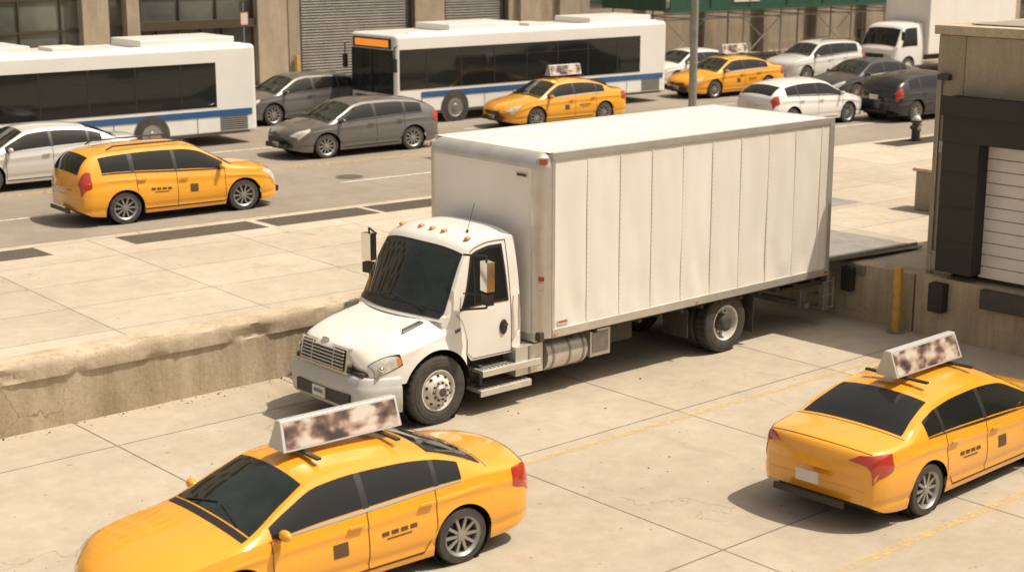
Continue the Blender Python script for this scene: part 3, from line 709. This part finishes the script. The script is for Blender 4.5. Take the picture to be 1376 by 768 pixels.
for s in(-1,1):
    b.bx(BX0+R-.002,BX1+.01,s*(BH+.018),s*(BH-.05),Z1-.105,Z1+.010,'alu')
    b.bx(BX0+R-.002,BX1+.01,s*(BH+.020),s*(BH-.05),Z0-.0,Z0+.135,'alu')
    b.bx(BX0+R-.012,BX0+R+.05,s*(BH+.008),s*(BH-.04),Z0+.136,Z1-.106,'alu')
    b.bx(BX1-.10,BX1+.012,s*(BH+.022),s*(BH-.05),Z0+.136,Z1-.106,'alu')
b.bx(BX1-.03,BX1+.008,-BH+.05,BH-.05,Z1-.16,Z1+.003,'alu'); b.bx(BX1-.03,BX1+.008,-BH+.05,BH-.05,Z0,Z0+.16,'alu')
for i in range(9):
    b.bx(BX1-.03,BX1-.0,-BH+.06,BH-.06,Z0+.165+i*.268,Z0+.425+i*.268,'rolldoor')
b.bx(BX0+.02,BX1-.02,-BH+.04,BH-.04,Z0-.04,Z0+.1,'dark')
b.bx(BX0-.012,BX0+R,-BH+.14,BH-.14,Z0-.06,Z0+.06,'alu')
b.build('box_frame',E,bevel=.006,loc=BL)
b=MB()
def rivet(p,n,r=.010,k='rivet'):
    n=Vector(n); u=n.orthogonal().normalized(); w=n.cross(u); P=Vector(p)
    vs=[P+n*.007]+[P+(u*math.cos(t)+w*math.sin(t))*r for t in [math.pi*2*i/6 for i in range(6)]]
    b.add(vs,[(0,i+1,(i+1)%6+1) for i in range(6)],k)
for s in(-1,1):
    x=XS0
    while x<BX1-.05:
        for j in range(34): rivet((x,s*(BH+.001),Z0+.17+j*.0757),(0,s,0),.011)
        x+=SEAM
    for i in range(110):
        x=BX0+R+.03+i*.0615
        if x<BX1: rivet((x,s*(BH+.018),Z1-.045),(0,s,0),.009,'alu'); rivet((x,s*(BH+.020),Z0+.10),(0,s,0),.009,'alu')
for j in range(38):
    for y in (-BH+R+.03,BH-R-.03): rivet((BX0-.001,y,Z0+.15+j*.063),(-1,0,0),.009)
for j in range(36): rivet((BX0-.001,-BH+R+.03+j*.065,Z1-R-.03),(-1,0,0),.009)
b.build('rivets',E,smooth=False,loc=BL)
b=MB()
for s in(-1,1):
    b.box((BX0+.12,s*(BH-.09),Z1-.12),(.16,.05,.11),'alu',Matrix.Rotation(s*.7,3,'Z')); b.box((BX0+.10,s*(BH-.07),Z1-.12),(.12,.06,.07),'red',Matrix.Rotation(s*.7,3,'Z'))
    b.box((BX0+R+.06,s*(BH+.028),Z0+.05),(.07,.02,.035),'orange'); b.box((BX1-.08,s*(BH+.028),Z0+.06),(.07,.02,.035),'red'); b.box(((BX0+BX1)/2,s*(BH+.026),Z0+.05),(.06,.02,.03),'orange')
    b.box((BX0+R+.22,s*(BH+.006),Z0+.22),(.22,.006,.075),'cream'); b.box((BX0+R+.22,s*(BH+.011),Z0+.23),(.18,.004,.025),'red')
b.box((BX0-.008,-BH+R+.20,Z1-R-.11),(.01,.26,.075),'alu'); b.box((BX0-.014,-BH+R+.20,Z1-R-.11),(.01,.21,.04),'dark')
q_=R*(1-math.sqrt(.5))-.006
for j,(h,k) in enumerate(((.08,'cream'),(.10,'cream'),(.07,'red'))): b.box((BX0+q_,-BH+q_,Z0+.72+.11*j),(.09,.006,h),k,Matrix.Rotation(-.785,3,'Z'))
b.build('marker_lights_and_labels',E,loc=BL)
RW=7.5
b=MB()
for s in(-1,1): b.bx(.6,10.2,s*.43-.04,s*.43+.04,.72,.95,'dark')
for x in (1.2,3.4,5,6.3,8.2,9.3): b.bx(x,x+.1,-.43,.43,.74,.92,'dark')
for i in range(14): x=3.3+i*.5; b.bx(x,x+.06,-BH+.1,BH-.06,.90,.955,'dark')
b.cyl((RW,-.95,.52),(RW,.95,.52),.09,'dark'); b.ell((RW,0,.54),(.25,.25,.25),'dark'); b.cyl((1.25,-.9,.48),(1.25,.9,.48),.07,'dark'); b.cyl((3,0,.6),(RW-.1,0,.56),.05,'dark')
for s in(-1,1):
    b.box((RW,s*.5,.7),(1.3,.08,.09),'dark')
    b.bx(RW+.72,RW+.74,s*.95-.3,s*.95+.3,.22,.92,'rubber')
    b.bx(RW-.95,RW-.93,s*.95-.28,s*.95+.28,.40,.9,'rubber')
b.bx(.5,2.6,-.45,.45,.55,1.0,'dark')
b.bx(9.0,10.1,-1.1,-.45,.80,.84,'dark')
b.build('chassis',E,bevel=.008)
b=MB()
for s in(-1,1):
    b.cyl((3.35,s*.98,.66),(4.2,s*.98,.66),.27,'alu',28)
    for x in (3.45,3.8,4.10): b.cyl((x,s*.98,.66),(x+.045,s*.98,.66),.282,'galv',28)
    b.bx(2.72,3.28,s*.72,s*1.20,.46,.92,'alu'); b.bx(2.98,3.02,s*1.2,s*1.215,.47,.91,'galv')
    b.bx(4.35,4.8,s*.70,s*1.15,.46,.9,'alu'); b.bx(4.4,4.75,s*1.151,s*1.16,.52,.86,'galv')
    for x0_,x1_,z in ((1.98,3.0,.34),(2.02,3.2,.64)):
        b.bx(x0_,x1_,s*.90,s*1.24,z,z+.05,'alu')
        for i in range(12): b.bx(x0_+.04+i*.08,x0_+.08+i*.08,s*.94,s*1.21,z+.051,z+.058,'galv')
        b.bx(x0_,x1_,s*1.22,s*1.255,z-.05,z+.045,'alu')
    for x in (2.1,2.88): b.box((x,s*1.06,.53),(.05,.10,.42),'dark')
    b.bx(2.0,3.1,s*.75,s*.9,.40,.86,'dark')
    b.bx(4.9,5.5,s*.55,s*.95,.55,.9,'dark')
b.build('fuel_tanks_and_steps',E,bevel=.012)
b=MB()
for s in(-1,1):
    truckwheel(b,(1.25,s*1.15,.52),.52,.27,s)
    truckwheel(b,(RW,s*1.26,.52),.52,.27,s,True); truckwheel(b,(RW,s*.94,.52),.52,.26,s,True)
b.build('wheels',E,ang=40)
HD=Loft((.20,1.80),
  top=[(.20,1.20),(.25,1.27),(.36,1.32),(.6,1.39),(1.1,1.50),(1.80,1.66)],
  belt=[(.20,.90),(.3,1.02),(.5,1.12),(.8,1.20),(1.2,1.28),(1.5,1.36),(1.8,1.46)],
  W=[(.20,.90),(.26,.97),(.40,1.04),(.65,1.11),(1.0,1.155),(1.6,1.15),(1.8,1.13)],tumble=0,
  bot=[(.2,.80),(.6,.74),(1.8,.74)],wheels=[(1.25,.52)],archR=.62,bow=0,zm=.9,side=(.03,.02),inset=.0)
def HS(x,v,s=HD):
    W=s.W(x); zb=s.belt(x); zt=s.top(x)
    bx=-.20*max(0,1-(x-.2)/1.4)
    if v<=1:
        z0=s.zb(x); z=z0+(zb-z0)*v; y=W*(1-.03*((z-.8)/.5)**2 if z>.8 else 1)
        d=math.hypot(x-1.25,z-.52)
        if d<.74 and z>.5: y+=.018*max(0,1-(d-.62)/.12)
    else:
        t=(v-1)/2; y0=W*(1-.03*((zb-.8)/.5)**2); y=y0*(1-t)
        e=min(1,t/.14); rnd=.08*math.sqrt(max(0,1-(1-e)**2))
        k=min(1,max(0,(x-.2)/1.6)); ta=.14-.10*k; tw=.26-.06*k
        q=min(1,max(0,(t-ta)/tw)); q=q*q*(3-2*q)
        c0=zb+rnd*.8
        z=c0+(zt-.05-c0)*q+.05*(1-(1-t)**2)*1.0
    return Vector((x+bx*(1-(y/max(W,.01))**2),y,z))
HD.S=HS
b=MB(); HD.mesh(b,'white',80); b.build('hood',E,merge=True,ang=50)
b=MB()
for s in(-1,1):
    pr=[]
    for i in range(25):
        t=math.pi*(.03+.94*i/24); pr.append((1.25-.62*math.cos(t),.52+.62*math.sin(t)))
    b.grid([[(x,s*(HD.W(x)+.004),z) for x,z in pr],[(x,s*(HD.W(x)-.10),z-.004) for x,z in pr]],'black')
    b.lathe((1.25,s*1.06,.52),[(.615,0,'black'),(.615,-.5,'black'),(.01,-.5,'black')],s,30)
b.build('wheel_housings',E)
CB=Loft((1.42,2.92),
  top=[(1.42,1.54),(1.50,1.66),(1.72,2.10),(1.93,2.49),(2.02,2.61),(2.15,2.68),(2.4,2.73),(2.85,2.72),(2.92,2.66)],
  belt=[(1.42,1.50),(1.5,1.58),(2.92,1.64)],
  W=[(1.42,1.04),(1.6,1.09),(2.85,1.12),(2.92,1.08)],tumble=.13,
  bot=[(1.42,1.30),(1.75,1.25),(1.85,.95),(1.95,.84),(2.92,.84)],wheels=[],archR=.1,bow=0,drop=.10,zm=1.2,side=(.012,.01),inset=.015,
  bowref=lambda x: -.30*max(0,1-(x-1.42)/.9),pw=3.2)
b=MB(); CB.mesh(b,'white',80); b.build('cab',E,merge=True,ang=42)
b=MB()
CB.across(b,1.45,1.955,2.045,.008,'black',14,14)
CB.across(b,1.525,1.93,2.085,.013,'wglass',14,14)
for s in(-1,1):
    CB.patch(b,[(1.72,1.08),(2.66,1.03),(2.62,1.90),(2.03,1.90)],s,.008,'black',14,8)
    CB.patch(b,[(1.78,1.12),(2.62,1.08),(2.585,1.85),(2.07,1.85)],s,.013,'glass',14,8)
    CB.patch(b,[(1.98,1.08),(2.01,1.08),(2.08,1.88),(2.06,1.88)],s,.018,'black',1,8)
    for c in ([(2.70,.02),(2.712,.02),(2.70,1.95),(2.688,1.95)],[(1.833,.35),(1.845,.35),(1.665,1.0),(1.653,1.0)],[(1.85,.03),(2.70,.03),(2.70,.045),(1.85,.045)],[(1.837,.04),(1.849,.04),(1.849,.36),(1.837,.36)],[(2.02,1.945),(2.70,1.945),(2.70,1.958),(2.03,1.958)]):
        CB.patch(b,c,s,.005,'dark',8 if abs(c[0][0]-c[1][0])>.1 else 1,8)
    p=CB.P(2.56,.55,s,.012); b.ell((p.x-.02,p.y,p.z),(.075,.025,.12),'black',16,8)
    b.box((p.x,p.y+s*.012,p.z+.03),(.10,.03,.03),'dark')
    for i in range(3): q=HD.P(1.62+i*.04,.86,s,.006); b.box(q,(.025,.006,.05),'dark')
b.build('cab_glass_and_trim',E,ang=50)
b=MB()
for s in(-1,1):
    b.tube([(2.80,s*1.135,1.15),(2.80,s*1.18,1.2),(2.80,s*1.18,1.75),(2.80,s*1.135,1.8)],.015,'chrome')
    mx,my=1.93,s*1.47
    R_=Matrix.Rotation(s*.18,3,'Z')
    b.box((mx,my,2.20),(.13,.20,.44),'chrome',R_); b.box((mx+.07,my,2.20),(.012,.175,.40),'glass',R_)
    b.box((mx,my,1.86),(.11,.19,.17),'black',R_)
    b.tube([(1.80,s*1.08,2.48),(mx,my-s*.02,2.50),(mx,my-s*.02,1.72),(1.72,s*1.10,1.66)],.016,'black')
    b.tube([(1.78,s*1.09,1.90),(mx,my-s*.06,1.92)],.012,'black')
    HD.patch(b,[(.86,1.50),(1.26,1.50),(1.24,1.66),(.94,1.64)],s,.005,'black',8,5)
    for i in range(5):
        v=1.515+i*.03; HD.patch(b,[(.90+i*.01,v),(1.24,v),(1.24,v+.010),(.90+i*.01,v+.010)],s,.012,'galv',8,1)
    c0=CB.P(1.50,2.30,s,.03); c1=CB.P(1.56,2.92,s,.03); b.cyl(c0,c1,.010,'black',6)
for y in (-.80,-.28,0,.28,.80):
    v=3-abs(y)/1.0; p=CB.S(2.14,max(2.05,min(2.999,v)))
    b.ell((p.x,y,p.z+.012),(.06,.045,.032),'orange',12,8)
b.cyl((2.25,-.62,2.70),(2.40,-.62,3.12),.005,'black',6); b.cyl((2.25,-.62,2.68),(2.26,-.62,2.73),.018,'black')
b.build('mirrors_and_fittings',E,ang=45,bevel=0)
b=MB()
Rg=Matrix.Rotation(math.radians(10),3,'Y')
def gp(x,y,z): return (Vector((.085,0,1.06))+Rg@Vector((x,y,z)))
b.box(gp(-.02,0,0),(.10,1.18,.38),'chrome',Rg); b.box(gp(-.075,0,0),(.02,1.08,.31),'black',Rg)
for i in range(6): b.box(gp(-.09,0,-.128+i*.051),(.03,1.06,.022),'alu',Rg)
for y in (-.27,.27): b.box(gp(-.088,y,0),(.02,.02,.30),'alu',Rg)
b.ell(gp(-.06,0,.225),(.02,.10,.03),'chrome')
b.build('grille',E,bevel=.015)
b=MB()
for s in(-1,1):
    HD.patch(b,[(.24,.42),(.64,.66),(.61,1.02),(.235,1.22)],s,.004,'black',12,10)
    HD.patch(b,[(.245,.46),(.61,.69),(.58,.99),(.24,1.18)],s,.012,'lens',12,10)
    p=HD.P(.33,.82,s,.0); b.ell(p,(.04,.075,.05),'chrome',18,10,Matrix.Rotation(s*.7,3,'Z'))
    HD.patch(b,[(.56,.68),(.62,.71),(.60,.97),(.54,.98)],s,.015,'orange',4,4)
b.build('headlights',E)
b=MB(); rows=[]
def bump(t):
    y=1.17*t; a=abs(t)
    return .10*a*a + (.0 if a<.70 else ((a-.70)/.30)**1.7*.46),y
pf=[(.10,.33),(.0,.34),(-.03,.38),(-.045,.50),(-.045,.66),(-.02,.73),(.0,.76),(.01,.83),(.04,.86),(.30,.87)]
ts=frange(-1,1,49)
for t in ts:
    x,y=bump(t); x2,y2=bump(min(1,t+.01)); x1_,y1_=bump(max(-1,t-.01)); tx,ty=x2-x1_,y2-y1_; l=math.hypot(tx,ty)
    nx,ny=ty/l,-tx/l
    rows.append([(x+nx*p[0],y+ny*p[0],p[1]) for p in pf])
b.grid(rows,'bumper')
for r in (rows[0],rows[-1]): b.add(r,[tuple(range(len(r)))],'bumper')
b.bx(-.062,.06,-.70,.62,.42,.60,'black'); b.box((-.075,.02,.52),(.02,.32,.16),'cream'); b.box((-.088,.02,.53),(.004,.22,.05),'busblue')
b.bx(.1,.5,-.85,.85,.74,.92,'dark')
b.build('bumper',E,merge=False,ang=50)
b=MB()
for s in(-1,1):
    b.bx(9.85,10.0,s*.95-.05,s*.95+.05,.35,1.0,'galv'); b.bx(10.17,10.30,s*1.22-.07,s*1.22+.07,.30,1.12,'galv')
    b.bx(9.4,10.25,s*1.22-.03,s*1.22+.03,.80,.90,'dark')
    for i in range(3): b.bx(10.12,10.42,s*1.16-.14,s*1.16+.14,.34+i*.24,.37+i*.24,'galv')
    b.bx(10.38,10.42,s*1.3-.02,s*1.3+.02,.34,.9,'galv'); b.bx(10.38,10.42,s*1.03-.02,s*1.03+.02,.34,.9,'galv')
    b.box((10.17,s*1.0,.93),(.04,.2,.09),'red')
b.bx(9.86,9.98,-1.1,1.1,.36,.46,'galv'); b.bx(10.1,10.22,-1.3,1.3,.86,.985,'dark')
b.build('liftgate_frame',E,bevel=.006)
# ------------------------------------------------------------------ background box truck
E=empty('box_truck.001',(56.3,40.6,.92),ANG*.8); b=MB()
b.bx(2.0,8.2,-1.2,1.2,.85,3.35,'boxwhite'); b.build('box',E,bevel=.05)
C2=Loft((0,1.95),top=[(0,.95),(.04,1.12),(.14,1.26),(.55,2.0),(.68,2.14),(.95,2.22),(1.9,2.24),(1.95,2.2)],belt=[(0,.9),(.1,1.1),(1.95,1.22)],W=[(0,.86),(.08,.95),(.3,1.0),(1.9,1.02),(1.95,1)],tumble=.12,bot=[(0,.42),(1.95,.42)],wheels=[(.95,.38)],archR=.46,bow=0,drop=.08,zm=1.,side=(.01,.01),inset=.01,bowref=lambda x:-.12*max(0,1-x/.8),pw=3)
b=MB(); C2.mesh(b,'whitep',50); b.build('cab',E,merge=True,ang=42)
b=MB(); C2.across(b,.17,.56,2.05,.01,'glass',8,10)
for s in(-1,1):
    C2.patch(b,[(.45,1.1),(1.5,1.05),(1.5,1.85),(.75,1.85)],s,.01,'glass',8,6); b.box((.3,s*1.2,1.7),(.1,.16,.36),'black'); b.box((0.0,s*.7,.78),(.1,.3,.16),'lens')
    b.tube([(.45,s*.98,1.9),(.3,s*1.2,1.85)],.015,'black')
b.box((-.1,0,.5),(.2,1.9,.2),'dark'); b.box((-.1,0,.85),(.06,.9,.16),'black'); b.bx(1.2,8.1,-.5,.5,.55,.84,'dark'); b.build('trim',E)
b=MB()
for s in(-1,1):
    for x in(.95,6.3): b.lathe((x,s*1.0,.38),[(.3,-.25,'rubber'),(.38,-.2,'rubber'),(.38,-.03,'rubber'),(.24,.0,'rubber'),(.22,-.02,'steelw'),(.08,-.03,'steelw'),(.001,.02,'steelw')],s,24)
b.build('wheels',E)
# ------------------------------------------------------------------ CARS
PI=math.pi
car('taxi_sedan','sedan',(9.30,14.08,0),PI-.03,'taxi',sign=1.5,taxi=True,scale=(1.06,1.04,1.0))
car('taxi_sedan.001','sedan',(17.50,11.42,0),.03,'taxi',sign=1.45,taxi=True,scale=(1.06,1.04,1.0))
car('taxi_suv','suv',(17.05,31.25,.92),ANG,'taxi',taxi=True,scale=(1.05,1.03,.98))
car('silver_sedan','sedan',(16.5,36.9,.92),PI+ANG,'silver',scale=1.03)
car('grey_hatchback','hatch',(25.95,36.5,.92),PI+ANG*.6,'grey',scale=(1.12,1.06,1.02))
car('parked_hatchback','hatch',(28.7,43.6,.92),PI+ANG*.6,'grey',scale=1.05)
car('taxi_sedan.002','sedan',(34.6,37.4,.92),PI+ANG,'taxi',sign=1.3,taxi=True)
car('taxi_sedan.003','sedan',(45.6,39.7,.92),PI+ANG,'taxi',sign=1.3,taxi=True)
car('white_hatchback','hatch',(40.6,32.1,.92),ANG,'whitep')
car('black_hatchback','hatch',(45.1,30.6,.92),ANG,'blackp',scale=1.05)
car('dark_sedan','sedan',(48.6,35.5,.92),PI+ANG,'darkgrey')
car('silver_suv','suv',(52.6,41.0,.92),PI+ANG,'silver')
car('white_sedan','sedan',(47.2,43.1,.92),PI+ANG,'whitep')
# ------------------------------------------------------------------ light / world / camera
S=Vector((.33,-.33,.86)).normalized()
w=bpy.data.worlds.new('World'); sc.world=w; w.use_nodes=True; nt=w.node_tree
sky=nt.nodes.new('ShaderNodeTexSky'); sky.sky_type='NISHITA'; sky.sun_disc=False; sky.sun_elevation=math.asin(S.z); sky.sun_rotation=math.atan2(S.x,S.y); sky.dust_density=4.; sky.air_density=1.
bg=nt.nodes['Background']; bg.inputs[1].default_value=.14
hs=nt.nodes.new('ShaderNodeHueSaturation'); hs.inputs['Saturation'].default_value=.4; nt.links.new(sky.outputs[0],hs.inputs['Color'])
mx=mixc(nt,1.,hs.outputs[0],(1.0,.90,.77),'MULTIPLY'); nt.links.new(mx,bg.inputs[0])
ld=bpy.data.lights.new('sun','SUN'); ld.energy=4.7; ld.angle=math.radians(.5); ld.color=(1,.89,.73)
lo=bpy.data.objects.new('sun',ld); COL.objects.link(lo); lo.rotation_euler=(-S).to_track_quat('-Z','Y').to_euler(); lo.location=(0,0,30)
H=7.2; f=2100.; hz=484.; p=math.atan(hz/f); yaw=math.radians(48.8)
fw=Vector((math.cos(yaw)*math.cos(p),math.sin(yaw)*math.cos(p),-math.sin(p)))
cd=bpy.data.cameras.new('camera'); co=bpy.data.objects.new('camera',cd); COL.objects.link(co)
co.location=(0,0,H); co.rotation_euler=fw.to_track_quat('-Z','Y').to_euler(); cd.sensor_width=36; cd.lens=36*f/1376; cd.clip_end=3000; cd.clip_start=.1
cd.dof.use_dof=True; cd.dof.focus_distance=24; cd.dof.aperture_fstop=1.2
sc.camera=co
sc.view_settings.view_transform='Standard'; sc.view_settings.look='None'; sc.view_settings.exposure=0
